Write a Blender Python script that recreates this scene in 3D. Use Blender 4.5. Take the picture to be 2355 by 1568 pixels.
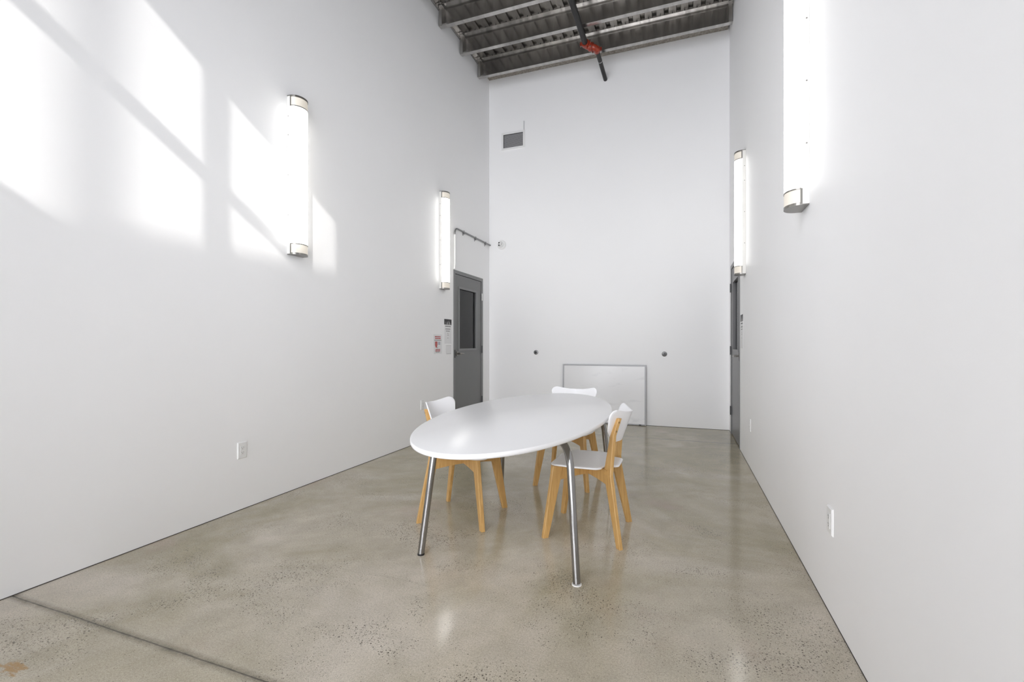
import bpy, bmesh, math, random
from mathutils import Vector, Matrix
for o in list(bpy.data.objects): bpy.data.objects.remove(o)
S = bpy.context.scene
C = S.collection
PI = math.pi

# ------------------------------------------------------------------ room size (metres)
XL, XR = -2.963, 0.612          # left and right wall faces
YB, YF = 6.957, -1.2            # back wall face, front (window) wall face
ZC = 5.60                       # underside of the roof deck
T = 0.14                        # wall thickness

# ------------------------------------------------------------------ camera
cam_d = bpy.data.cameras.new('camera'); cam = bpy.data.objects.new('camera', cam_d); C.objects.link(cam)
cam_d.sensor_width = 36; cam_d.sensor_fit = 'HORIZONTAL'
cam_d.lens = 36 * 1059.06 / 2355
cam_d.shift_y = 5.92 / 2355
cam_d.clip_start = 0.05
cam.location = (0, 0, 1.19); cam.rotation_euler = (PI / 2, 0, math.radians(20.252))
S.camera = cam

# ------------------------------------------------------------------ sky, sun, exposure
W = bpy.data.worlds.new('sky'); S.world = W; W.use_nodes = True
W.node_tree.nodes['Background'].inputs[0].default_value = (0.925, 0.94, 1.0, 1)
W.node_tree.nodes['Background'].inputs[1].default_value = 9.7
SUN = Vector((-1.0, 1.7, -0.98)).normalized()
sl = bpy.data.lights.new('sun', 'SUN'); so = bpy.data.objects.new('sun', sl); C.objects.link(so)
sl.energy = 3.4; sl.angle = math.radians(0.5); sl.color = (1.0, 0.98, 0.95)
so.rotation_euler = SUN.to_track_quat('-Z', 'Y').to_euler(); so.location = (6, -10, 9)
def portal(x0, x1, z0, z1):
    l = bpy.data.lights.new('window_daylight', 'AREA'); o = bpy.data.objects.new('window_daylight', l); C.objects.link(o)
    l.shape = 'RECTANGLE'; l.size = x1 - x0; l.size_y = z1 - z0; l.cycles.is_portal = True
    o.location = ((x0 + x1) / 2, YF - T - 0.02, (z0 + z1) / 2); o.rotation_euler = (PI / 2, 0, 0)
portal(-2.85, -0.175, 3.30, 5.03)
portal(-2.85, 0.50, 0.10, 3.14)
S.view_settings.view_transform = 'Standard'; S.view_settings.look = 'None'
S.view_settings.exposure = -0.10; S.view_settings.gamma = 1.0; S.view_settings.use_curve_mapping = False
S.cycles.use_denoising = True
S.cycles.max_bounces = 14; S.cycles.diffuse_bounces = 10; S.cycles.glossy_bounces = 6
S.cycles.sample_clamp_indirect = 6.0
S.cycles.caustics_reflective = False; S.cycles.caustics_refractive = False

# ------------------------------------------------------------------ materials
def mat(name, col, rough=0.5, metal=0.0, spec=0.5, emit=None, es=0.0, coat=0.0):
    m = bpy.data.materials.new(name); m.use_nodes = True
    b = m.node_tree.nodes['Principled BSDF']
    b.inputs['Base Color'].default_value = (*col, 1); b.inputs['Roughness'].default_value = rough
    b.inputs['Metallic'].default_value = metal; b.inputs['Specular IOR Level'].default_value = spec
    b.inputs['Coat Weight'].default_value = coat
    if emit:
        b.inputs['Emission Color'].default_value = (*emit, 1); b.inputs['Emission Strength'].default_value = es
    return m
class NT:
    """small helper to chain shader nodes"""
    def __init__(s, m): s.t = m.node_tree; s.b = s.t.nodes['Principled BSDF']
    def n(s, typ, **kw):
        x = s.t.nodes.new(typ)
        for k, v in kw.items():
            if k == 'i':
                for a, b in v.items():
                    if hasattr(b, 'is_output'): s.t.links.new(b, x.inputs[a])
                    else: x.inputs[a].default_value = b
            else: setattr(x, k, v)
        return x
    def math(s, op, a, b=0.0, c=None, clamp=False):
        i = {0: a, 1: b}
        if c is not None: i[2] = c
        return s.n('ShaderNodeMath', operation=op, use_clamp=clamp, i=i).outputs[0]
    def mix(s, f, a, b, bt='MIX'):
        x = s.n('ShaderNodeMix', data_type='RGBA', blend_type=bt)
        for idx, v in ((0, f), (6, a), (7, b)):
            if hasattr(v, 'is_output'): s.t.links.new(v, x.inputs[idx])
            elif idx == 0: x.inputs[0].default_value = v
            else: x.inputs[idx].default_value = (*v, 1)
        return x.outputs[2]
    def ramp(s, f, lo, hi):
        return s.n('ShaderNodeMapRange', interpolation_type='SMOOTHSTEP', i={0: f, 1: lo, 2: hi}).outputs[0]
    def noise(s, vec, scale, detail=4, rough=0.55, dist=0.0):
        return s.n('ShaderNodeTexNoise', i={'Vector': vec, 'Scale': scale, 'Detail': detail, 'Roughness': rough, 'Distortion': dist}).outputs[0]
    def link(s, out, inp): s.t.links.new(out, s.b.inputs[inp])
    def bump(s, h, strength, dist):
        s.t.links.new(s.n('ShaderNodeBump', i={'Height': h, 'Strength': strength, 'Distance': dist}).outputs[0], s.b.inputs['Normal'])

def wall_material():
    m = mat('white_wall_paint', (0.86, 0.86, 0.86), 0.55, spec=0.3); k = NT(m)
    P = k.n('ShaderNodeNewGeometry').outputs['Position']
    k.link(k.mix(k.ramp(k.noise(P, 0.8, 3), 0.35, 0.7), (0.925, 0.925, 0.925), (0.915, 0.915, 0.915)), 'Base Color')
    k.bump(k.noise(P, 220, 2), 0.05, 0.002)
    return m
def floor_material():
    m = mat('polished_concrete', (0.4, 0.37, 0.31), 0.2, spec=0.31); k = NT(m)
    P = k.n('ShaderNodeNewGeometry').outputs['Position']
    sp = k.n('ShaderNodeSeparateXYZ', i={0: P}); x, y = sp.outputs[0], sp.outputs[1]
    big = k.ramp(k.math('ADD', k.noise(P, 0.9, 5, 0.6, 0.6), k.math('MULTIPLY_ADD', y, 0.06, -0.12)), 0.28, 0.76)
    col = k.mix(big, FLOOR_A, FLOOR_B)
    pink = k.ramp(k.noise(k.n('ShaderNodeVectorMath', operation='ADD', i={0: P, 1: (7.3, 2.1, 0)}).outputs[0], 1.3, 4, 0.6), 0.58, 0.75)
    col = k.mix(k.math('MULTIPLY', pink, 0.6), col, FLOOR_C)
    wash = k.noise(P, 5.5, 5, 0.65, 0.4)
    col = k.mix(k.ramp(wash, 0.25, 0.75), k.mix(1.0, col, (0.91, 0.91, 0.905), 'MULTIPLY'), k.mix(1.0, col, (1.07, 1.07, 1.07), 'MULTIPLY'))
    # sand grain
    gr = k.math('MULTIPLY_ADD', k.noise(P, 330, 2, 0.7), 0.6, k.math('MULTIPLY', k.noise(P, 120, 3, 0.75), 0.4))
    col = k.mix(k.ramp(gr, 0.36, 0.64), k.mix(1.0, col, (0.76, 0.755, 0.745), 'MULTIPLY'), k.mix(1.0, col, (1.18, 1.18, 1.18), 'MULTIPLY'))
    # exposed aggregate, denser in patches
    patch = k.ramp(k.noise(k.n('ShaderNodeVectorMath', operation='ADD', i={0: P, 1: (3.7, 9.2, 0)}).outputs[0], 1.9, 3, 0.6, 0.3), 0.44, 0.68)
    for sc, th, c, amt in ((82, 0.27, (0.085, 0.072, 0.056), 0.9), (120, 0.30, (0.12, 0.105, 0.085), 0.85), (175, 0.34, (0.17, 0.15, 0.12), 0.7), (95, 0.20, (0.66, 0.62, 0.56), 0.6)):
        v = k.n('ShaderNodeTexVoronoi', i={'Vector': P, 'Scale': sc, 'Randomness': 1.0})
        pick = k.n('ShaderNodeSeparateColor', i={0: v.outputs['Color']}).outputs[0]
        thr = k.math('MULTIPLY', pick, th)
        dot = k.math('LESS_THAN', v.outputs['Distance'], k.math('MULTIPLY', thr, k.math('MULTIPLY_ADD', patch, 0.80, 0.48)))
        dot = k.math('MULTIPLY', dot, k.math('GREATER_THAN', pick, 0.45))
        col = k.mix(k.math('MULTIPLY', dot, amt), col, c)
    # long hairline scratches / dirt streaks
    vs = k.n('ShaderNodeMapping', i={0: P, 2: (0, 0, 0.9), 3: (0.5, 6, 1)}).outputs[0]
    col = k.mix(k.math('MULTIPLY', k.ramp(k.noise(vs, 1.5, 4, 0.6, 0.2), 0.66, 0.80), 0.35), col, (0.20, 0.18, 0.14))
    # saw-cut control joints
    wob = k.math('MULTIPLY_ADD', k.noise(P, 3, 3), 0.03, -0.015)
    groove = None
    for yy, core, halo, ha in ((1.222, 0.0030, 0.034, 0.85), (6.04, 0.006, 0.018, 0.5)):
        d = k.math('ABSOLUTE', k.math('SUBTRACT', k.math('ADD', y, k.math('MULTIPLY', wob, 0.35)), yy))
        hz = k.math('SUBTRACT', 1.0, k.ramp(d, 0.0, halo))
        hz = k.math('MULTIPLY', hz, k.math('MULTIPLY_ADD', k.noise(P, 26, 4, 0.7), 1.4, -0.1, clamp=True))
        col = k.mix(k.math('MULTIPLY', hz, ha), col, (0.07, 0.062, 0.042))
        ln = k.math('LESS_THAN', d, core)
        col = k.mix(k.math('MULTIPLY', ln, k.math('MULTIPLY_ADD', k.noise(P, 14, 3, 0.7), 0.9, 0.25, clamp=True)), col, (0.06, 0.052, 0.042))
        groove = ln if groove is None else k.math('MAXIMUM', groove, ln)
    # rust stain by the front joint
    dx = k.math('MULTIPLY', k.math('SUBTRACT', x, RUST[0]), 9.0); dy = k.math('MULTIPLY', k.math('SUBTRACT', k.math('ADD', y, k.math('MULTIPLY', x, RUST[2])), RUST[1]), 22.0)
    rr = k.math('SQRT', k.math('ADD', k.math('MULTIPLY', dx, dx), k.math('MULTIPLY', dy, dy)))
    rr = k.math('ADD', rr, k.math('MULTIPLY_ADD', k.noise(k.n('ShaderNodeMapping', i={0: P, 2: (0, 0, -0.5), 3: (1, 3.0, 1)}).outputs[0], 15, 4, 0.65), 3.0, -1.25))
    col = k.mix(k.math('MULTIPLY', k.math('SUBTRACT', 1.0, k.ramp(rr, 0.45, 1.0)), 0.8), col, (0.36, 0.21, 0.075))
    k.link(col, 'Base Color')
    k.link(k.math('MULTIPLY_ADD', wash, 0.14, k.math('MULTIPLY_ADD', gr, 0.05, 0.035)), 'Roughness')
    k.bump(k.math('SUBTRACT', k.math('MULTIPLY', gr, 0.10), groove), 0.25, 0.002)
    return m
RUST = (-2.318, 0.950, 0.0)
FLOOR_A, FLOOR_B, FLOOR_C = (0.575, 0.52, 0.44), (0.355, 0.315, 0.215), (0.45, 0.355, 0.29)

def wood_material():
    m = mat('birch_wood', (0.66, 0.42, 0.17), 0.38, spec=0.4); k = NT(m)
    P = k.n('ShaderNodeTexCoord').outputs['Object']
    v = k.n('ShaderNodeMapping', i={0: P, 3: (26, 26, 1.6)}).outputs[0]
    g = k.noise(v, 3.0, 5, 0.6, 0.6)
    col = k.mix(k.ramp(g, 0.3, 0.72), WOOD_A, WOOD_B)
    k.link(col, 'Base Color'); k.link(k.math('MULTIPLY_ADD', g, 0.15, 0.30), 'Roughness')
    return m
WOOD_A, WOOD_B = (0.59, 0.365, 0.14), (0.46, 0.265, 0.085)
def galvanized(name, col, rough, var):
    m = mat(name, col, rough, metal=0.92); k = NT(m)
    P = k.n('ShaderNodeNewGeometry').outputs['Position']
    v = k.n('ShaderNodeMapping', i={0: P, 3: (5, 1.2, 0.8)}).outputs[0]
    a = k.noise(v, 2.2, 4, 0.6, 0.3)
    dark = tuple(c * 0.82 for c in col); lite = tuple(min(1, c * 1.12) for c in col)
    k.link(k.mix(k.ramp(a, 0.3, 0.7), dark, lite), 'Base Color')
    k.link(k.math('MULTIPLY_ADD', k.noise(P, 3, 2), var, rough - var / 2), 'Roughness')
    return m
def speckle_material(name, a, b, scale, rough, metal=0.0):
    m = mat(name, a, rough, metal); k = NT(m)
    P = k.n('ShaderNodeNewGeometry').outputs['Position']
    k.link(k.mix(k.ramp(k.noise(P, scale, 5, 0.75), 0.35, 0.68), a, b), 'Base Color')
    return m
def board_material():
    m = mat('whiteboard_enamel', (0.84, 0.845, 0.845), 0.18, spec=0.5); k = NT(m)
    P = k.n('ShaderNodeTexCoord').outputs['Object']
    v = k.n('ShaderNodeMapping', i={0: P, 2: (0, 0.35, 0), 3: (1.6, 1, 5)}).outputs[0]
    k.link(k.mix(k.math('MULTIPLY', k.ramp(k.noise(v, 2.0, 4, 0.6, 0.5), 0.54, 0.80), 0.5), (0.80, 0.80, 0.80), (0.58, 0.59, 0.60)), 'Base Color')
    return m
def glass_material():
    m = bpy.data.materials.new('clear_glass'); m.use_nodes = True; t = m.node_tree
    t.nodes.clear(); o = t.nodes.new('ShaderNodeOutputMaterial')
    tr = t.nodes.new('ShaderNodeBsdfTransparent'); gl = t.nodes.new('ShaderNodeBsdfGlossy'); mx = t.nodes.new('ShaderNodeMixShader'); fr = t.nodes.new('ShaderNodeFresnel')
    tr.inputs[0].default_value = (0.94, 0.94, 0.94, 1); gl.inputs['Roughness'].default_value = 0.02; fr.inputs[0].default_value = 1.45
    t.links.new(fr.outputs[0], mx.inputs[0]); t.links.new(tr.outputs[0], mx.inputs[1]); t.links.new(gl.outputs[0], mx.inputs[2]); t.links.new(mx.outputs[0], o.inputs[0])
    return m

M = dict(
    wall=wall_material(), floor=floor_material(), wood=wood_material(), glass=glass_material(), board=board_material(),
    lacquer=mat('white_lacquer', (0.84, 0.84, 0.84), 0.27, spec=0.4),
    seat=mat('white_chair_paint', (0.84, 0.84, 0.85), 0.32, spec=0.5),
    chrome=mat('brushed_steel_tube', (0.33, 0.325, 0.32), 0.16, metal=1.0),
    joist=galvanized('galvanized_joist_steel', (0.50, 0.485, 0.465), 0.19, 0.06),
    deck=galvanized('galvanized_roof_deck', (0.30, 0.285, 0.265), 0.42, 0.08),
    ledger=speckle_material('weathered_ledger_steel', (0.19, 0.17, 0.145), (0.42, 0.385, 0.335), 45, 0.6),
    doorgrey=mat('grey_door_paint', (0.165, 0.165, 0.165), 0.38, spec=0.45),
    framegrey=mat('grey_frame_paint', (0.20, 0.20, 0.20), 0.4, spec=0.45),
    steel=mat('satin_steel', (0.58, 0.57, 0.55), 0.28, metal=1.0),
    darksteel=mat('dark_steel', (0.10, 0.10, 0.10), 0.4, metal=0.7),
    nickel=mat('brushed_nickel', (0.26, 0.25, 0.23), 0.3, metal=1.0),
    black=mat('black_paint', (0.012, 0.012, 0.012), 0.35),
    pipeblack=speckle_material('black_iron_pipe', (0.010, 0.010, 0.010), (0.016, 0.0155, 0.015), 60, 0.55),
    red=speckle_material('red_pipe_enamel', (0.22, 0.022, 0.010), (0.34, 0.045, 0.018), 30, 0.28),
    whiteplastic=mat('white_plastic', (0.83, 0.83, 0.82), 0.35),
    sconceback=mat('sconce_white_metal', (0.80, 0.79, 0.75), 0.4),
    glow=mat('lit_diffuser', (0.9, 0.9, 0.9), 0.4, emit=(1.0, 0.985, 0.955), es=7.0),
    glowend=mat('lit_end_diffuser', (0.60, 0.575, 0.52), 0.4, emit=(1.0, 0.88, 0.72), es=0.33),
    paper=mat('white_paper', (0.80, 0.80, 0.80), 0.6), print=mat('dark_print', (0.16, 0.15, 0.15), 0.6), blackprint=mat('black_print', (0.02, 0.018, 0.018), 0.5),
    greyprint=mat('grey_print', (0.42, 0.41, 0.41), 0.6), redprint=mat('red_print', (0.42, 0.035, 0.035), 0.55), pinkprint=mat('pale_red_print', (0.66, 0.22, 0.20), 0.55), blueprint=mat('grey_blue_print', (0.22, 0.22, 0.30), 0.6),
    alu=mat('aluminium', (0.40, 0.40, 0.41), 0.5, metal=0.35), greymetal=mat('grey_conduit', (0.24, 0.24, 0.24), 0.35, metal=0.6),
    gap_dark=mat('dark_gap_strip', (0.05, 0.045, 0.038), 0.8), hall=mat('passage_paint', (0.20, 0.20, 0.195), 0.7), hallight=mat('passage_light_paint', (0.75, 0.75, 0.74), 0.6),
    brick=mat('outside_render', (0.82, 0.82, 0.81), 0.8), mullion=mat('anodised_mullion', (0.35, 0.35, 0.35), 0.4, metal=0.6),  # outside_render made pale to bounce sky light onto the left wall
    felt=mat('pale_foot_pad', (0.80, 0.79, 0.76), 0.6), rubber=mat('black_rubber', (0.015, 0.015, 0.015), 0.5), screw=mat('brass_screw', (0.33, 0.22, 0.10), 0.35, metal=0.9),
)

# ------------------------------------------------------------------ mesh helpers
def obj(name, bm, m, parent=None, smooth=False, bevel=0.0, seg=2):
    bmesh.ops.recalc_face_normals(bm, faces=bm.faces)
    me = bpy.data.meshes.new(name); bm.to_mesh(me); bm.free(); me.materials.append(m)
    o = bpy.data.objects.new(name, me); C.objects.link(o)
    if parent: o.parent = parent
    if smooth:
        for p in me.polygons: p.use_smooth = True
        me.set_sharp_from_angle(angle=math.radians(38))
    if bevel:
        b = o.modifiers.new('edge', 'BEVEL'); b.width = bevel; b.segments = seg; b.limit_method = 'ANGLE'; b.angle_limit = math.radians(40)
    return o
def thing(name, label, cat, loc=(0, 0, 0), rz=0.0, group=None):
    o = bpy.data.objects.new(name, None); C.objects.link(o); o.location = loc; o.rotation_euler = (0, 0, rz); o.empty_display_size = 0.1
    return tag(o, label, cat, group)
def tag(o, label, cat, group=None):
    o['label'] = label; o['category'] = cat
    if group: o['group'] = group
    return o
def struct(name, bm, m, **kw):
    o = obj(name, bm, m, **kw); o['kind'] = 'structure'; return o
def box(bm, x0, x1, y0, y1, z0, z1, mtx=None):
    v = [bm.verts.new((x, y, z)) for x in (x0, x1) for y in (y0, y1) for z in (z0, z1)]
    for f in ((0, 1, 3, 2), (4, 6, 7, 5), (0, 4, 5, 1), (2, 3, 7, 6), (0, 2, 6, 4), (1, 5, 7, 3)): bm.faces.new([v[i] for i in f])
    if mtx is not None: bmesh.ops.transform(bm, matrix=mtx, verts=v)
    return v
def boxes(*bs):
    bm = bmesh.new()
    for b in bs: box(bm, *b)
    return bm
def tube(bm, pts, r, n=20, cap=True):
    pts = [Vector(p) for p in pts]; rs = r if isinstance(r, (list, tuple)) else [r] * len(pts); rings = []; up = None
    for i, p in enumerate(pts):
        d = (pts[min(i + 1, len(pts) - 1)] - pts[max(i - 1, 0)]).normalized()
        if up is None:
            up = Vector((0, 0, 1)) if abs(d.z) < 0.9 else Vector((1, 0, 0))
        a = (up - d * up.dot(d)).normalized(); up = a; b = d.cross(a)
        rings.append([bm.verts.new(p + (a * math.cos(2 * PI * j / n) + b * math.sin(2 * PI * j / n)) * rs[i]) for j in range(n)])
    for i in range(len(rings) - 1):
        for j in range(n): bm.faces.new((rings[i][j], rings[i][(j + 1) % n], rings[i + 1][(j + 1) % n], rings[i + 1][j]))
    if cap: bm.faces.new(rings[0][::-1]); bm.faces.new(rings[-1])
    return bm
def disc(bm, c, axis, r, h, n=28):
    c = Vector(c); a = Vector(axis).normalized(); return tube(bm, [c, c + a * h], r, n)
def loft(bm, secs):
    """secs: list of point loops of equal length"""
    R = [[bm.verts.new(p) for p in s] for s in secs]; n = len(R[0])
    for i in range(len(R) - 1):
        for j in range(n): bm.faces.new((R[i][j], R[i][(j + 1) % n], R[i + 1][(j + 1) % n], R[i + 1][j]))
    bm.faces.new(R[0][::-1]); bm.faces.new(R[-1]); return bm
def arc_fillet(A, B, D, r, n=10):
    """points rounding the corner B of the path A-B-D"""
    A, B, D = Vector(A), Vector(B), Vector(D); u = (A - B).normalized(); v = (D - B).normalized()
    ang = u.angle(v); t = r / math.tan(ang / 2); c = B + (u + v).normalized() * (r / math.sin(ang / 2)); p0 = B + u * t; p1 = B + v * t
    e0 = (p0 - c); e1 = (p1 - c); w = e0.angle(e1)
    return [c + (e0 * math.sin(w * (1 - s / n)) + e1 * math.sin(w * s / n)) / math.sin(w) for s in range(n + 1)]
def round_poly(pts, n=8):
    """pts: (x, y, radius) -> rounded closed outline"""
    out = []
    for i, (x, y, r) in enumerate(pts):
        a = pts[i - 1]; b = pts[(i + 1) % len(pts)]
        if r <= 0: out.append((x, y)); continue
        out += [(p.x, p.y) for p in arc_fillet((a[0], a[1], 0), (x, y, 0), (b[0], b[1], 0), r, n)]
    return out
def resample(P, N):
    L = [0.0]
    for i in range(len(P)): a = P[i]; b = P[(i + 1) % len(P)]; L.append(L[-1] + math.dist(a, b))
    out = []; j = 0
    for k in range(N):
        s = L[-1] * k / N
        while L[j + 1] < s: j += 1
        a = P[j]; b = P[(j + 1) % len(P)]; f = (s - L[j]) / max(1e-9, L[j + 1] - L[j]); out.append((a[0] + (b[0] - a[0]) * f, a[1] + (b[1] - a[1]) * f))
    return out
def shell(bm, outline, mapf, centre, thick, rings=7, edge=0.003):
    """a thin plate: outline in 2D, mapf(u, v, w) -> 3D point, w runs through the thickness (-1..1)"""
    N = len(outline); cx, cy = centre
    def ring(f, w): return [bm.verts.new(mapf(cx + (x - cx) * f, cy + (y - cy) * f, w)) for x, y in outline]
    fs = [i / rings for i in range(1, rings)]
    seq = [(f * (1 - edge * 3), -1) for f in fs] + [(1 - edge * 6, -1), (1 - edge, -0.6), (1, 0), (1 - edge, 0.6), (1 - edge * 6, 1)] + [(f * (1 - edge * 3), 1) for f in reversed(fs)]
    R = [ring(f, w) for f, w in seq]
    for i in range(len(R) - 1):
        for j in range(N): bm.faces.new((R[i][j], R[i][(j + 1) % N], R[i + 1][(j + 1) % N], R[i + 1][j]))
    for w, r in ((-1, R[0]), (1, R[-1])):
        c = bm.verts.new(mapf(cx, cy, w))
        for j in range(N): bm.faces.new((c, r[j], r[(j + 1) % N]))
    return bm

# ------------------------------------------------------------------ the room shell
struct('floor', boxes((-5.2, 2.9, YF - T, YB + T, -0.12, 0)), M['floor'])
DL0, DL1, DH = 5.688, 6.688, 2.216      # outer frame of the left door
DR0, DR1 = 5.73, 6.742                  # outer frame of the right door
G = 0.0038
struct('wall_left', boxes((XL - T, XL, YF - T, DL0 + .002, G, ZC), (XL - T, XL, DL1 - .002, YB + T, G, ZC), (XL - T, XL, DL0 + .002, DL1 - .002, DH - .002, ZC)), M['wall'])
struct('wall_right', boxes((XR, XR + T, YF - T, DR0 + .002, G, ZC), (XR, XR + T, DR1 - .002, YB + T, G, ZC), (XR, XR + T, DR0 + .002, DR1 - .002, DH - .002, ZC)), M['wall'])
struct('wall_back', boxes((XL, XR, YB, YB + T, G, ZC)), M['wall'])
UW = (-2.85, -0.175, 3.30, 5.03); LW = (-2.85, 0.50, 0.10, 3.14)       # upper and lower window openings
struct('wall_front', boxes((XL, UW[0], YF - T, YF, 0, ZC), (UW[0], XR, YF - T, YF, UW[3], ZC), (UW[1], XR, YF - T, YF, UW[2], UW[3]),
       (UW[0], XR, YF - T, YF, LW[3], UW[2]), (LW[1], XR, YF - T, YF, 0, LW[3]), (LW[0], LW[1], YF - T, YF, 0, LW[2])), M['wall'])
# dark-coloured strip for the shaded gap where the wallboard stops short of the slab
struct('gap_strip_left', boxes((XL - 0.02, XL + 0.0015, YF, DL0, 0, G), (XL - 0.02, XL + 0.0015, DL1, YB, 0, G)), M['gap_dark'])
struct('gap_strip_right', boxes((XR - 0.0015, XR + 0.02, YF, DR0, 0, G), (XR - 0.0015, XR + 0.02, DR1, YB, 0, G)), M['gap_dark'])
struct('gap_strip_back', boxes((XL, XR, YB - 0.0015, YB + 0.02, 0, G)), M['gap_dark'])
# windows in the front wall, behind the photographer
def window(name, w, xs, zs):
    x0, x1, z0, z1 = w; f = 0.068; d0, d1 = YF - 0.115, YF - 0.025
    bs = [(x0, x0 + f * .4, d0, d1, z0, z1), (x1 - f * .4, x1, d0, d1, z0, z1), (x0 + f * .4, x1 - f * .4, d0, d1, z0, z0 + f * .4), (x0 + f * .4, x1 - f * .4, d0, d1, z1 - f * .4, z1)]
    for x in xs: bs.append((x - f / 2, x + f / 2, d0, d1, z0 + f * .4, z1 - f * .4))
    for z in zs: bs.append((x0 + f * .4, x1 - f * .4, d0 + .001, d1 - .001, z - f / 2, z + f / 2))
    o = struct(name, boxes(*bs), M['mullion'])
    g = obj('pane', boxes((x0 + .01, x1 - .01, YF - 0.073, YF - 0.067, z0 + .01, z1 - .01)), M['glass'], o)
window('window_1', UW, (-0.896, -1.75), (4.29,))
window('window_2', LW, (-0.938, -1.75, -0.15), (2.2,))  # lower window added to let in more diffuse sky light
# unseen building added across the yard; its roofline cuts off the low sun
struct('wall_sun_blocker', boxes((3.85, 8.0, -18.0, -3.0, -0.1, 8.53), (3.85, 3.87, -10.18, -10.12, 8.53, 12.5), (3.85, 3.87, -10.075, -10.015, 8.53, 12.5), (3.85, 3.87, -9.97, -9.91, 8.53, 12.5)), M['brick'])  # rooftop posts added to thin the sun in one soft vertical band
# dim passages behind the two doors
struct('wall_passage_left', boxes((-5.0, -4.9, 5.2, 8.6, 0, 2.8), (-5.0, XL - T, 5.1, 5.2, 0, 2.8), (-5.0, XL - T - .0, 8.6, 8.7, 0, 2.8), (-5.0, XL - T, 5.1, 8.7, 2.8, 2.9), (XL - T - .02, XL - T, YB + T, 8.6, 0, 2.8)), M['hall'])
struct('pale_panel_left', boxes((-4.115, -3.25, 8.54, 8.60, 0, 2.8)), M['hallight'])  # pale panel added so the left door's glass shows a lighter strip
struct('wall_passage_right', boxes((2.5, 2.6, 5.2, 8.6, 0, 2.8), (XR + T, 2.6, 5.1, 5.2, 0, 2.8), (XR + T, 2.6, 8.6, 8.7, 0, 2.8), (XR + T, 2.6, 5.1, 8.7, 2.8, 2.9), (XR + T, XR + T + .02, YB + T, 8.6, 0, 2.8)), M['hall'])

# ------------------------------------------------------------------ roof: fluted deck, joists, edge angles
def deck():
    bm = bmesh.new(); prof = []; x = XL - 0.1; p = 0.1525; h = 0.024
    while x < XR + 0.1:
        prof += [(x, ZC), (x + 0.092, ZC), (x + 0.099, ZC + h), (x + 0.1455, ZC + h)]; x += p
    rows = [[bm.verts.new((a, y, z)) for a, z in prof] for y in (YF - T, YB + T)]
    for i in range(len(prof) - 1): bm.faces.new((rows[0][i], rows[0][i + 1], rows[1][i + 1], rows[1][i]))
    top = [bm.verts.new((a, y, ZC + 0.12)) for y in (YF - T, YB + T) for a in (prof[0][0], prof[-1][0])]
    bm.faces.new((top[0], top[1], top[3], top[2]))
    return bm
struct('ceiling', deck(), M['deck'])
struct('trim_1', boxes((XL, XL + 0.004, YF, YB - 0.16, 5.505, ZC), (XL, XL + 0.05, YF, YB - 0.16, ZC - 0.006, ZC), (XL, XL + 0.022, YF, YB - .16, 5.505, 5.515)), M['joist'])
struct('trim_2', boxes((XR - 0.004, XR, YF, YB - 0.16, 5.505, ZC), (XR - 0.05, XR, YF, YB - 0.16, ZC - 0.006, ZC)), M['joist'])
struct('trim_3', boxes((XL + .001, XR - .02, YB - 0.138, YB, 5.50, ZC - 0.001)), M['ledger'])
def joist_bm():
    """lipped channel, open towards the windows; runs along x from wall to wall, lip front at y=0, bottom at z=0"""
    x0, x1 = XL + 0.006, XR - 0.006; H = ZC - 5.30; f = 0.062; t = 0.004; l = 0.02
    return boxes((x0, x1, f - t, f, 0, H), (x0, x1, 0, f - t, 0, t), (x0, x1, 0, t, t, l), (x0, x1, 0, f - t, H - t, H), (x0, x1, 0, t, H - l, H - t))
def joist(y, label):
    j = thing('ceiling_joist', label, 'ceiling joist', (0, y, 5.30), 0, 'steel joists under the roof deck')
    obj('channel', joist_bm(), M['joist'], j)
    H = ZC - 5.30
    for s, xw in ((1, XL + 0.006), (-1, XR - 0.006)):
        a, b = sorted((xw + s * 0.001, xw + s * 0.045)); c, d = sorted((xw + s * 0.0405, xw + s * 0.045))
        obj('end_clip', boxes((a, b, -0.004, -0.0005, 0.004, H - 0.03), (c, d, -0.0005, 0.056, 0.021, H - 0.03)), M['steel'], j)
    return j
ORD = ['first', 'second', 'third', 'fourth', 'fifth', 'sixth', 'seventh', 'eighth', 'ninth', 'tenth', 'eleventh']
JL = ['galvanized steel joist nearest the back wall, just in front of the brown ledger', 'galvanized steel joist in the middle of the three seen under the roof deck', 'galvanized steel joist at the top edge, farthest from the back wall of those seen']
j0 = joist(6.487, JL[0])
x = XL + 0.1
while x < XR - 0.05:
    obj('deck_clip', boxes((x - 0.005, x + 0.005, -0.004, -0.0005, ZC - 5.30 - 0.022, ZC - 5.30 - 0.002)), M['darksteel'], j0); x += 0.1525
parts0 = list(j0.children)
for i in range(1, 11):
    j = j0.copy(); C.objects.link(j); j.location = (0, 6.487 - 0.608 * i, 5.30)
    j['label'] = JL[i] if i < 3 else 'galvanized steel joist under the roof deck, %s counted from the back wall' % ORD[i]
    for ch in parts0:
        if i > 2 and ch.name.startswith('deck_clip'): continue
        c = ch.copy(); C.objects.link(c); c.parent = j

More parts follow.
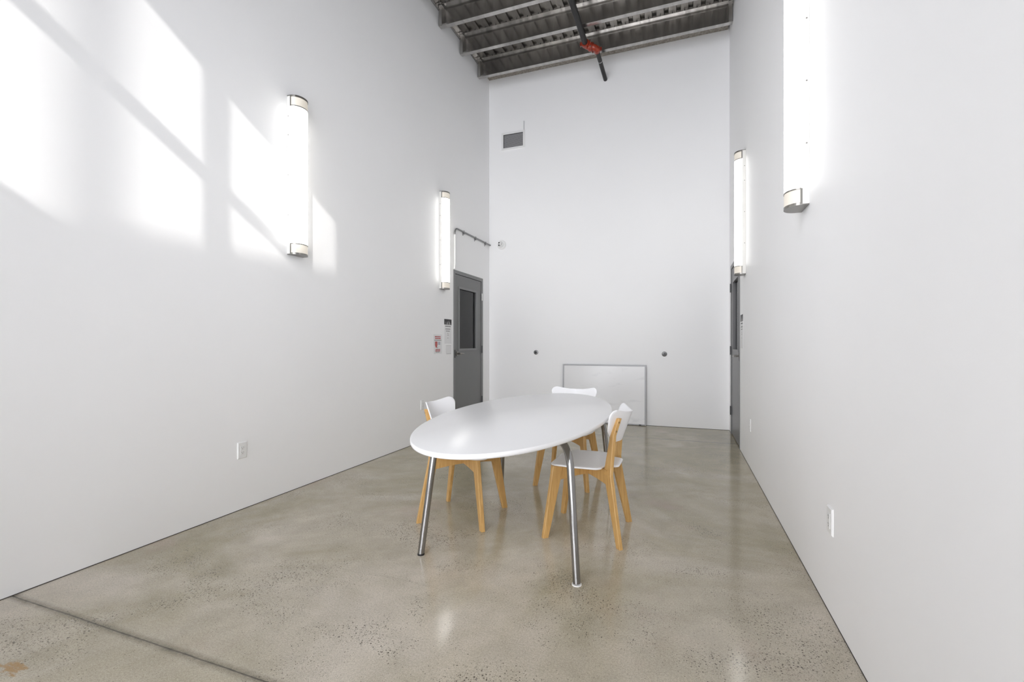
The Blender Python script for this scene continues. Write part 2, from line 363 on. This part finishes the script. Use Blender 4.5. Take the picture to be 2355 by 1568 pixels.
# sprinkler pipe: main under the joists, red swing fitting, thinner stub into the back wall
sp = thing('sprinkler_pipe', 'black sprinkler pipe with red fitting running under the joists into the back wall', 'pipe', (0, 0, 0))
A, B2 = Vector((-1.212, 6.115, 5.20)), Vector((-1.075, 6.22, 5.145))
obj('main_pipe', tube(bmesh.new(), [(A.x, YF, A.z), (A.x, A.y, A.z)], 0.036, 28), M['pipeblack'], sp, smooth=True)
stub = obj('branch_pipe', tube(bmesh.new(), [(B2.x, 6.21, B2.z), (B2.x, YB + 0.02, B2.z)], 0.0285, 24), M['pipeblack'], sp, smooth=True)
obj('painted_ring', tube(bmesh.new(), [(B2.x, 6.475, B2.z), (B2.x, 6.482, B2.z)], 0.0293, 24), M['whiteplastic'], stub, smooth=True)
fm = bmesh.new()
path = [(A.x, A.y - 0.02, A.z)] + arc_fillet((A.x, A.y - 0.06, A.z), (A.x, 6.17, A.z), (B2.x, 6.17, B2.z), 0.05) + arc_fillet((A.x, 6.17, A.z), (B2.x, 6.17, B2.z), (B2.x, 6.30, B2.z), 0.05) + [(B2.x, 6.235, B2.z)]
obj('fitting', tube(fm, path, 0.043, 26), M['red'], sp, smooth=True)
def coupling(c, axis, r):
    bm = bmesh.new(); c = Vector(c); a = Vector(axis).normalized()
    tube(bm, [c - a * 0.026, c - a * 0.022, c + a * 0.022, c + a * 0.026], [r * .93, r, r, r * .93], 26)
    s = a.cross(Vector((0, 0, 1))).normalized()
    for k in (1, -1):
        p = c + s * (r + 0.008) * k
        tube(bm, [p - Vector((0, 0, 0.02)), p + Vector((0, 0, 0.02))], 0.013, 10)
    cp = obj('coupling', bm, M['red'], sp, smooth=True)
    for k in (1, -1):
        p = c + s * (r + 0.009) * k
        obj('bolt', tube(bmesh.new(), [p - Vector((0, 0, 0.034)), p + Vector((0, 0, 0.034))], 0.006, 8), M['steel'], cp, smooth=True)
coupling((A.x, A.y, A.z), (0, 1, 0), 0.052); coupling(((A.x + B2.x) / 2, 6.17, (A.z + B2.z) / 2), (1, 0, -0.3), 0.056); coupling((B2.x, 6.215, B2.z), (0, 1, 0), 0.046)

# ------------------------------------------------------------------ doors (built on the left wall's frame, mirrored for the right)
def door(name, wx, s, y0, y1, latch_low):
    """wx wall face, s=+1 when the room lies at larger x; latch on the low-y side"""
    def bx(d0, d1, a, b, z0, z1):           # d = distance out of the wall into the room
        p, q = sorted((wx + s * d0, wx + s * d1)); return (p, q, a, b, z0, z1)
    f = 0.05
    D = struct(name, boxes(bx(-T, 0.006, y0, y0 + f, 0, DH), bx(-T, 0.006, y1 - f, y1, 0, DH), bx(-T, 0.006, y0 + f, y1 - f, DH - f, DH)), M['framegrey'], bevel=0.002)
    a, b, zt = y0 + f + 0.003, y1 - f - 0.003, DH - f - 0.006
    ga, gb, gz0, gz1 = y0 + 0.185, y1 - 0.245, 1.115, 1.972
    lf = obj('door_leaf', boxes(bx(-0.048, -0.004, a, ga, 0.012, zt), bx(-0.048, -0.004, gb, b, 0.012, zt), bx(-0.048, -0.004, ga, gb, 0.012, gz0), bx(-0.048, -0.004, ga, gb, gz1, zt)), M['doorgrey'], D)
    t = 0.028
    obj('glazing_bead', boxes(bx(-0.006, 0.004, ga - t, ga + .004, gz0 - t, gz1 + t), bx(-0.006, 0.004, gb - .004, gb + t, gz0 - t, gz1 + t), bx(-0.006, 0.004, ga + .004, gb - .004, gz0 - t, gz0 + .004), bx(-0.006, 0.004, ga + .004, gb - .004, gz1 - .004, gz1 + t)), M['framegrey'], lf, bevel=0.002)
    obj('glass_pane', boxes(bx(-0.030, -0.024, ga, gb, gz0, gz1)), M['glass'], lf)
    hz = 1.048; hy = a + 0.062
    h = obj('lever_handle', bmesh.new(), M['nickel'], lf)
    bm = bmesh.new(); nx = Vector((s, 0, 0))
    disc(bm, (wx - s * 0.005, hy, hz), nx, 0.033, 0.011)
    tube(bm, [(wx, hy, hz), (wx + s * 0.045, hy, hz)], 0.011, 16)
    tube(bm, [(wx + s * 0.045, hy - 0.012, hz), (wx + s * 0.05, hy + 0.03, hz + .002), (wx + s * 0.05, hy + 0.115, hz - 0.004)], [0.012, 0.011, 0.009], 14)
    bmesh.ops.recalc_face_normals(bm, faces=bm.faces); bm.to_mesh(h.data); bm.free()
    for p in h.data.polygons: p.use_smooth = True
    h.data.set_sharp_from_angle(angle=math.radians(38))
    obj('strike_plate', boxes(bx(0.0055, 0.0075, y0 + 0.018, y0 + f + 0.001, hz - 0.055, hz + 0.055)), M['black'], D)
    for z in (1.92, 1.10, 0.31):
        bm = bmesh.new(); tube(bm, [(wx + s * 0.010, y1 - f + 0.002, z - 0.057), (wx + s * 0.010, y1 - f + 0.002, z + 0.057)], 0.009, 14)
        box(bm, *bx(0.004, 0.0085, y1 - f, y1 - f + 0.022, z - 0.057, z + 0.057))
        obj('hinge', bm, M['steel'] if z > 1.5 and s > 0 else M['darksteel'], D, smooth=True)
    return D
door('door_1', XL, 1, DL0, DL1, True)
door('door_2', XR, -1, DR0, DR1, True)

# ------------------------------------------------------------------ sconces
def D_prof(scale=1.0, n=26, d=0.065, off=0.035):
    return [(0.08 * scale * math.cos(PI * i / n), off + d * scale * math.sin(PI * i / n)) for i in range(n + 1)]
def d_slab(bm, z0, z1, scale=1.0, y_back=0.001):
    P = D_prof(scale); P = P + [(P[-1][0], y_back), (P[0][0], y_back)]
    return loft(bm, [[(x, y, z0) for x, y in P], [(x, y, z1) for x, y in P]])
def d_band(bm, z0, z1, so, si):
    A_, B_ = D_prof(so), D_prof(si)
    P = A_ + B_[::-1]; n = len(A_)
    for z in (z0, z1):
        pass
    lo = [bm.verts.new((x, y, z0)) for x, y in P]; hi = [bm.verts.new((x, y, z1)) for x, y in P]; N = len(P)
    for i in range(N): bm.faces.new((lo[i], lo[(i + 1) % N], hi[(i + 1) % N], hi[i]))
    for L in (lo, hi):
        for i in range(n - 1): bm.faces.new((L[i], L[i + 1], L[N - 2 - i], L[N - 1 - i]))
    return bm
def make_sconce(label):
    t = thing('wall_sconce', label, 'wall lamp', (0, 0, 0), 0, 'tall half round wall sconces')
    H = 0.635; e = 0.085
    bp = obj('back_box', boxes((-0.079, 0.079, 0.0, 0.034, -H + .004, H - .004)), M['sconceback'], t, bevel=0.002)
    for z in (-0.32, 0.0, 0.32, 0.47):
        for sx in (1, -1):
            obj('screw', disc(bmesh.new(), (sx * 0.0785, 0.012, z), (sx, 0, 0), 0.004, 0.002, 10), M['nickel'], bp)
    bm = bmesh.new(); P = D_prof(0.985)
    loft(bm, [[(x, y, z) for x, y in P] for z in (-H + e, H - e)]); obj('diffuser', bm, M['glow'], t, smooth=True)
    for s in (1, -1):
        z0, z1 = sorted((s * (H - e), s * (H - 0.006)))
        bm = bmesh.new(); loft(bm, [[(x, y, z) for x, y in D_prof(0.98)] for z in (z0 + .001, z1 - .001)])
        obj('end_diffuser', bm, M['glowend'], t, smooth=True)
        bm = bmesh.new(); w = 0.0075
        d_band(bm, s * (H - e) - w / 2, s * (H - e) + w / 2, 1.012, 0.97)
        d_band(bm, s * (H - 0.010) - w / 2 - .001, s * (H - 0.010) + w / 2, 1.012, 0.97)
        for sx in (1, -1):
            a, b = sorted((sx * 0.0775, sx * 0.0812)); box(bm, a, b, 0.031, 0.040, z0, z1)
        fr = obj('end_frame', bm, M['nickel'], t)
        bm = bmesh.new(); a, b = sorted((s * (H - 0.005), s * H)); d_slab(bm, a, b, 1.012, 0.002)
        obj('end_cap', bm, M['nickel'], t)
    return t
SC = [(XL, 2.912, -PI / 2, 'lit tall wall sconce on the left wall, standing in the sun patches'),
      (XL, 5.375, -PI / 2, 'lit tall wall sconce beside the left grey door, above the red notice'),
      (XR, 2.815, PI / 2, 'lit tall wall sconce nearest the camera on the right wall, cut by the top edge'),
      (XR, 5.315, PI / 2, 'lit tall wall sconce far down the right wall beside the right grey door')]
first = make_sconce(SC[0][3]); fparts = list(first.children)
for i, (x, y, rz, lab) in enumerate(SC):
    if i == 0: r = first
    else:
        r = first.copy(); C.objects.link(r); r['label'] = lab
        for ch in fparts:
            c = ch.copy(); C.objects.link(c); c.parent = r
            for g in ch.children:
                d = g.copy(); C.objects.link(d); d.parent = c
    r.location = (x, y, 2.538); r.rotation_euler = (0, 0, rz)

# ------------------------------------------------------------------ outlets
def make_outlet(label):
    t = thing('wall_outlet', label, 'outlet', (0, 0, 0), 0, 'white wall outlets')
    w, h = 0.037, 0.059
    bm = bmesh.new(); loft(bm, [[(-w, 0, -h), (w, 0, -h), (w, 0, h), (-w, 0, h)], [(-w, .003, -h), (w, .003, -h), (w, .003, h), (-w, .003, h)], [(-w + .005, .0075, -h + .005), (w - .005, .0075, -h + .005), (w - .005, .0075, h - .005), (-w + .005, .0075, h - .005)]])
    p = obj('cover_plate', bm, M['whiteplastic'], t)
    r = obj('receptacle', boxes((-.0165, .0165, .0076, .0095, -.0335, .0335)), M['whiteplastic'], t, bevel=0.0015)
    for z in (0.017, -0.017):
        bm = boxes((-.0075, -.0055, .0092, .0099, z - .001, z + .008), (.0055, .0075, .0092, .0099, z - .001, z + .007))
        disc(bm, (0, .0092, z - .007), (0, 1, 0), 0.0028, 0.0007, 12)
        obj('socket_slot', bm, M['print'], r)
    return t
OL = [(XL, 2.429, 0.4255, -PI / 2, 'white outlet low on the left wall, alone in the open stretch nearest the camera'), (XL, 4.875, 0.445, -PI / 2, 'white outlet low on the left wall, half hidden behind the left chair'),
      (XR, 2.374, 0.416, PI / 2, 'white outlet low on the right wall, nearest the camera'), (XR, 4.90, 0.415, PI / 2, 'white outlet far down the right wall, seen as a sliver near the right door')]
o0 = make_outlet(OL[0][4]); op = list(o0.children)
for i, (x, y, z, rz, lab) in enumerate(OL):
    if i == 0: r = o0
    else:
        r = o0.copy(); C.objects.link(r); r['label'] = lab
        for ch in op:
            c = ch.copy(); C.objects.link(c); c.parent = r
            for g in ch.children:
                d = g.copy(); C.objects.link(d); d.parent = c
    r.location = (x, y, z); r.rotation_euler = (0, 0, rz)

# ------------------------------------------------------------------ things on the back wall
v = thing('air_vent', 'white framed air vent with grey louvres high on the back wall', 'vent', (-2.545, YB, 4.457))
w, h = 0.20, 0.14; iw, ih = 0.167, 0.108
obj('frame', boxes((-w, -iw, -0.012, 0, -h, h), (iw, w, -0.012, 0, -h, h), (-iw, iw, -0.012, 0, ih, h), (-iw, iw, -0.012, 0, -h, -ih)), M['whiteplastic'], v, bevel=0.002)
obj('backing', boxes((-iw, iw, -0.0025, -0.0005, -ih, ih)), M['darksteel'], v)
bm = bmesh.new()
for i in range(13):
    z = -ih + 0.012 + i * (2 * ih - 0.032) / 12
    box(bm, -iw + 0.012, iw - .002, -0.006, 0.006, -0.0008, 0.0008, Matrix.Translation((0, -0.0085, z)) @ Matrix.Rotation(math.radians(-40), 4, 'X'))
obj('louvres', bm, M['alu'], v)
tag(obj('cable', tube(bmesh.new(), [(-2.362, YB - 0.004, 4.60), (-2.362, YB - 0.004, 4.74)], 0.004, 8), M['alu']), 'short thin cable rising from the top right corner of the vent', 'cable')

sc = thing('security_camera', 'small round white camera with two dark eyes, high beside the left corner', 'camera', (-2.742, YB, 2.79))
bm = bmesh.new(); tube(bm, [(0, 0, 0), (0, -0.02, 0), (0, -0.028, 0)], [0.075, 0.075, 0.066], 36); obj('base', bm, M['whiteplastic'], sc, smooth=True)
bm = bmesh.new(); bmesh.ops.create_uvsphere(bm, u_segments=28, v_segments=16, radius=0.047); bmesh.ops.translate(bm, verts=bm.verts, vec=(-0.006, -0.044, 0)); ball = obj('camera_ball', bm, M['whiteplastic'], sc, smooth=True)
for z in (0.017, -0.017):
    c = Vector((-0.006, -0.044, 0)); d = Vector((-0.22, -0.85, z / 0.042)).normalized()
    obj('lens', disc(bmesh.new(), c + d * 0.043, d, 0.013, 0.006, 18), M['black'], ball)
c = Vector((-0.006, -0.044, 0)); pts = []
for i in range(13):
    a = math.radians(-75 + i * 8); pts.append(c + Vector((math.cos(a) * 0.6, -0.8, math.sin(a) * 0.6)).normalized() * 0.047)
obj('seam', tube(bmesh.new(), pts, 0.0028, 8), M['print'], ball)
def grommet(x, z, lab):
    g = thing('wall_socket', lab, 'socket', (x, YB, z), 0, 'round grey sockets on the back wall')
    bm = bmesh.new(); tube(bm, [(0, 0, 0), (0, -0.006, 0), (0, -0.010, 0)], [0.036, 0.036, 0.030], 28); obj('ring', bm, M['greymetal'], g, smooth=True)
    obj('plug', disc(bmesh.new(), (0.002, -0.0095, 0.001), (0, -1, 0), 0.017, 0.004, 24), M['black'], g, smooth=True)
grommet(-2.162, 1.052, 'round grey wall socket left of the leaning whiteboard')
grommet(-0.236, 1.040, 'round grey wall socket right of the leaning whiteboard')

wb = thing('whiteboard', 'smudged whiteboard in a grey frame leaning on the floor against the back wall', 'whiteboard', (-1.102, YB - 0.052, 0.0))
wb.rotation_euler = (-math.atan2(0.022, 0.87), 0, 0)
bw, bh = 0.6185, 0.878; fr = 0.021
obj('panel', boxes((-bw + fr, bw - fr, -0.004, 0.008, fr, bh - fr)), M['board'], wb)
obj('frame', boxes((-bw, -bw + fr, -0.011, 0.012, 0.004, bh), (bw - fr, bw, -0.011, 0.012, 0.004, bh), (-bw + fr, bw - fr, -0.011, 0.012, bh - fr, bh), (-bw + fr, bw - fr, -0.011, 0.012, 0.004, fr)), M['alu'], wb, bevel=0.002)
for x in (bw - 0.085, -bw + 0.085):
    obj('clip', boxes((x - .016, x + .016, -0.020, -0.011, 0.004, 0.020)), M['darksteel'], wb)

# conduit over the left door
cd = thing('conduit', 'thin conduit rising from the left door top and bending towards the corner', 'conduit', (0, 0, 0))
cx = XL + 0.016; r = 0.0105
up = [(cx, 5.690, 2.222), (cx, 5.694, 2.250), (cx, 5.706, 2.285), (cx, 5.707, 2.32), (cx, 5.707, 2.70)]
obj('riser', tube(bmesh.new(), up, r, 14), M['whiteplastic'], cd, smooth=True)
ho = [(cx, 5.707, 2.70)] + arc_fillet((cx, 5.707, 2.70), (cx, 5.707, 2.795), (cx, 6.0, 2.797), 0.075, 10) + [(cx, YB + 0.01, 2.80)]
obj('bend', tube(bmesh.new(), ho, r * 1.03, 14), M['greymetal'], cd, smooth=True)
for y in (5.98, 6.38, 6.76):
    obj('strap', boxes((XL + .001, XL + 0.028, y - .009, y + .009, 2.785 - 0.022, 2.813), (XL + .001, XL + 0.004, y - .009, y + .009, 2.745, 2.77)), M['greymetal'], cd, bevel=0.001)

# ------------------------------------------------------------------ notices
def notice(name, lab, wx, s, y0, y1, z0, z1):
    t = thing(name, lab, 'notice', (wx, (y0 + y1) / 2, (z0 + z1) / 2), -PI / 2 if s > 0 else PI / 2)
    hw, hh = (y1 - y0) / 2, (z1 - z0) / 2
    obj('sheet', boxes((-hw, hw, 0, 0.0015, -hh, hh)), M['paper'], t)
    return t, hw, hh
def ink(t, name, m, rects, d=0.0018):
    obj(name, boxes(*[(a, b, 0.0014, d, z0, z1) for a, b, z0, z1 in rects]), m, t)
# local x runs towards smaller y on the left wall (rz=-90deg maps +x to -y)
def words(rnd, x0, x1, z, h):
    out = []; x = x0
    while x < x1 - 0.008:
        w = min(rnd.uniform(0.012, 0.03), x1 - x); out.append((x, x + w, z, z + h)); x += w + 0.004
    return out
rnd = random.Random(4)
t, hw, hh = notice('notice', 'white notice with red lettering and red shield, left of the taller sheet', XL, 1, 5.147, 5.362, 1.058, 1.308)
ink(t, 'heading', M['redprint'], [r for z in (0.088, 0.066) for r in words(rnd, -0.072, 0.072, z, 0.015)])
ink(t, 'heading_line', M['print'], words(rnd, -0.09, 0.085, 0.046, 0.009))
bm = bmesh.new()     # shield, on the side nearer the camera
def shield(bm, cx, top, w, h, d0, d1):
    P = [(cx - w, top), (cx + w, top), (cx + w, top - h * .55), (cx + w * .55, top - h * .82), (cx, top - h), (cx - w * .55, top - h * .82), (cx - w, top - h * .55)]
    return loft(bm, [[(x, d0, z) for x, z in P], [(x, d1, z) for x, z in P]])
obj('shield', shield(bm, 0.040, 0.033, 0.029, 0.086, 0.0014, 0.0018), M['redprint'], t)
obj('shield_stripe', shield(bmesh.new(), 0.040, 0.024, 0.008, 0.060, 0.0017, 0.0021), M['pinkprint'], t)
ink(t, 'caption', M['blueprint'], [r for z in (0.020, 0.006, -0.008) for r in words(rnd, -0.062, -0.004, z, 0.009)])
ink(t, 'arrow', M['print'], [(0.004, 0.014, -0.055, -0.034)])
ink(t, 'footer', M['redprint'], [r for z in (-0.076, -0.094) for r in words(rnd, -0.06, 0.065, z, 0.012)])
ink(t, 'small_print', M['print'], words(rnd, -0.045, 0.055, -0.108, 0.007))

def tall_notice(lab, wx, s, y0, y1, z0, z1, k):
    t, hw, hh = notice('notice', lab, wx, s, y0, y1, z0, z1)
    ink(t, 'photo_header', M['blackprint'], [(-hw, hw, hh - 0.074, hh)])
    ink(t, 'header_figure', M['greyprint'], [(hw * a, hw * b, hh - 0.072, hh - c) for a, b, c in ((-.78, -.70, .05), (-.50, -.28, .040), (-.34, -.22, .022), (.05, .14, .030), (.14, .30, .046), (.55, .60, .035))], 0.0021)
    ink(t, 'text_line', M['print'], words(rnd, -hw * .75, hw * .75, hh - 0.102, 0.012) + words(rnd, -hw * .65, hw * .65, hh - 0.138, 0.010) + words(rnd, -hw * .5, hw * .5, hh - 0.165, 0.009))
    ink(t, 'bullet', M['greyprint'], [(-0.012 * (1 + q % 2), 0.014, hh - z, hh - z + 0.009) for q, z in enumerate((0.195, 0.218, 0.258))])
    return t
tall_notice('tall white sheet with a dark photo header, between red notice and left door frame', XL, 1, 5.425, 5.632, 1.188, 1.518, 0)
t, hw, hh = notice('notice', 'small plain white sheet hanging under the tall sheet by the left door', XL, 1, 5.465, 5.625, 1.045, 1.172)
ink(t, 'border_line', M['greyprint'], [(-hw + .01, hw - .03, -hh + .006, -hh + .010), (-hw + .01, hw - .03, hh - .010, hh - .008)])
tall_notice('white sheet with a dark header on the right wall beside the right door', XR, -1, 5.455, 5.675, 1.140, 1.505, 1)

# ------------------------------------------------------------------ table
TC = Vector((-0.938, 2.87, 0)); TA, TB, TZ = 1.205, 0.515, 0.742; trot = math.radians(1.57)
tb = thing('dining_table', 'long white oval table on four steel tube legs, centre of the room', 'table', TC, 0)
def oval(a, b, z, n=160): return [(-math.sin(trot) * a * math.cos(q) + math.cos(trot) * b * math.sin(q), math.cos(trot) * a * math.cos(q) + math.sin(trot) * b * math.sin(q), z) for q in (2 * PI * i / n for i in range(n))]
bm = bmesh.new(); e = 0.026
loft(bm, [oval(TA - .012, TB - .012, TZ - e), oval(TA - .004, TB - .004, TZ - e + .003), oval(TA, TB, TZ - e + .009), oval(TA, TB, TZ - .005), oval(TA - .0015, TB - .0015, TZ - .0015), oval(TA - .005, TB - .005, TZ)])
obj('tabletop', bm, M['lacquer'], tb, smooth=True)
feet = [(-1.381, 2.26), (-0.487, 2.243), (-0.491, 3.48), (-1.385, 3.497)]
for i, (fx, fy) in enumerate(feet):
    f = Vector((fx - TC.x, fy - TC.y, 0.0)); inn = Vector((-f.x, -f.y, 0)).normalized()
    k = f + inn * 0.094; k.z = 0.664; far = k + inn * 0.30
    pts = [f + Vector((0, 0, 0.008))] + arc_fillet(f, k, far, 0.13, 16) + [far]
    lg = obj('leg', tube(bmesh.new(), pts, 0.0192, 24), M['chrome'], tb, smooth=True)
    obj('foot', disc(bmesh.new(), f, (0, 0, 1), 0.0197 if i != 1 else 0.024, 0.010 if i != 1 else 0.005), M['rubber'] if i != 1 else M['felt'], lg, smooth=True)
    obj('mounting_plate', boxes((far.x - .05, far.x + .05, far.y - .04, far.y + .04, 0.674, TZ - e - 0.0005)), M['darksteel'], tb)

# ------------------------------------------------------------------ chairs (local +y is the front)
def leg_loft(bm, stations, sx, sy, th=0.0135):
    """stations: (x, y, z, half width) along a diagonal plane pointing to the corner (sx, sy)"""
    r = Vector((sx, sy, 0)).normalized(); t = Vector((-r.y, r.x, 0)); secs = []
    for x, y, z, w in stations:
        c = Vector((x, y, z)); e = 0.003
        secs.append([c + r * a + t * b for a, b in ((-w + e, -th), (w - e, -th), (w, -th + e), (w, th - e), (w - e, th), (-w + e, th), (-w, th - e), (-w, -th + e))])
    return loft(bm, secs)
def make_chair(label):
    t = thing('dining_chair', label, 'chair', (0, 0, 0), 0, 'white chairs round the oval table')
    SZ = 0.447
    # seat
    P = round_poly([(-0.19, 0.215, 0.10), (0.19, 0.215, 0.10), (0.226, 0.06, 0.25), (0.218, -0.11, 0.045), (0.125, -0.122, 0.02), (0.10, -0.205, 0.035), (-0.10, -0.205, 0.035), (-0.125, -0.122, 0.02), (-0.218, -0.11, 0.045), (-0.226, 0.06, 0.25)])
    def smap(x, y, w):
        z = SZ - 0.0035 * math.cos(x * PI / 0.45) - 0.012 * max(0, (y - 0.10) / 0.115) ** 2
        return (x, y, z + w * 0.006)
    obj('seat', shell(bmesh.new(), resample(P, 120), smap, (0, 0.03), 0.012, 8), M['seat'], t, smooth=True)
    # backrest
    P = [(-0.228, 0.810, 0.036), (-0.12, 0.786, 0), (-0.06, 0.776, 0), (0, 0.774, 0), (0.06, 0.776, 0), (0.12, 0.786, 0), (0.228, 0.810, 0.036), (0.180, 0.668, 0.07), (0.095, 0.588, 0.04), (-0.095, 0.588, 0.04), (-0.180, 0.668, 0.07)]
    def surf(u, z): return 0.202 + 0.068 * (z - 0.587) / 0.19 - 0.130 * (math.sqrt((u / 0.225) ** 2 + 0.04) - 0.2)
    def bmap(u, z, w): return (u, -surf(u, z) - w * 0.0055, z)
    obj('backrest', shell(bmesh.new(), resample(round_poly(P), 140), bmap, (0, 0.70), 0.011, 9), M['seat'], t, smooth=True)
    # legs
    for sx in (1, -1):
        obj('front_leg', leg_loft(bmesh.new(), [(sx * 0.2225, 0.225, 0.0, 0.0185), (sx * 0.178, 0.174, 0.345, 0.033), (sx * 0.170, 0.164, SZ - 0.012, 0.034)], sx, 1), M['wood'], t)
        uy = surf(0.152, 0.735) + 0.023
        ly = surf(0.152, 0.64) + 0.023
        rl = obj('rear_leg', leg_loft(bmesh.new(), [(sx * 0.2225, -0.225, 0.0, 0.0185), (sx * 0.168, -0.160, 0.36, 0.032), (sx * 0.160, -0.150, 0.405, 0.036), (sx * 0.152, -0.155, 0.455, 0.030), (sx * 0.152, -ly, 0.64, 0.017), (sx * 0.150, -uy, 0.745, 0.0125)], sx, -1, 0.012), M['wood'], t)
        for z in (0.722, 0.668):
            d = Vector((sx, -1, 0)).normalized(); f = (z - 0.64) / 0.105; p = Vector((sx * (0.152 - 0.002 * f), -(ly + (uy - ly) * f), z)); w = 0.017 - 0.0045 * f
            obj('screw', disc(bmesh.new(), p + d * (w - 0.001), d, 0.006, 0.0022, 14), M['screw'], rl)
    # crossed frame under the seat
    bm = bmesh.new()
    for sx, dz in ((1, 0.0), (-1, 0.0006)):
        a = Vector((sx * 0.165, 0.160, 0)); b = Vector((-sx * 0.158, -0.148, 0)); secs = []; d = (b - a); L = d.length; d.normalize(); n = Vector((-d.y, d.x, 0)) * 0.0105
        for i in range(21):
            q = i / 20; c = a + d * (L * q); u = abs(2 * q - 1); ht = 0.072 + 0.016 * u ** 2
            top = SZ - 0.0135 - dz; lo = top - ht
            secs.append([c - n + Vector((0, 0, lo)), c + n + Vector((0, 0, lo)), c + n + Vector((0, 0, top)), c - n + Vector((0, 0, top))])
        loft(bm, secs)
    obj('seat_frame', bm, M['wood'], t)
    for sx in (1, -1):
        for sy, x, y, z in ((1, 0.168, 0.163, 0.395), (-1, 0.150, -0.14, 0.372)):
            pass
    return t
CH = [(-0.561, 2.944, math.radians(89.2), 'white chair with birch legs at the right side of the oval table, facing left'),
      (-1.424, 2.890, math.radians(-87.4), 'white chair with birch legs tucked in at the left side of the oval table'),
      (-0.921, 3.909, math.radians(176.5), 'white chair with birch legs at the far end of the oval table, before the whiteboard')]
ch0 = make_chair(CH[0][3]); cparts = list(ch0.children)
for i, (x, y, rz, lab) in enumerate(CH):
    if i == 0: r = ch0
    else:
        r = ch0.copy(); C.objects.link(r); r['label'] = lab
        for ch in cparts:
            c = ch.copy(); C.objects.link(c); c.parent = r
            for g in ch.children:
                d = g.copy(); C.objects.link(d); d.parent = c
    r.location = (x, y, 0); r.rotation_euler = (0, 0, rz)
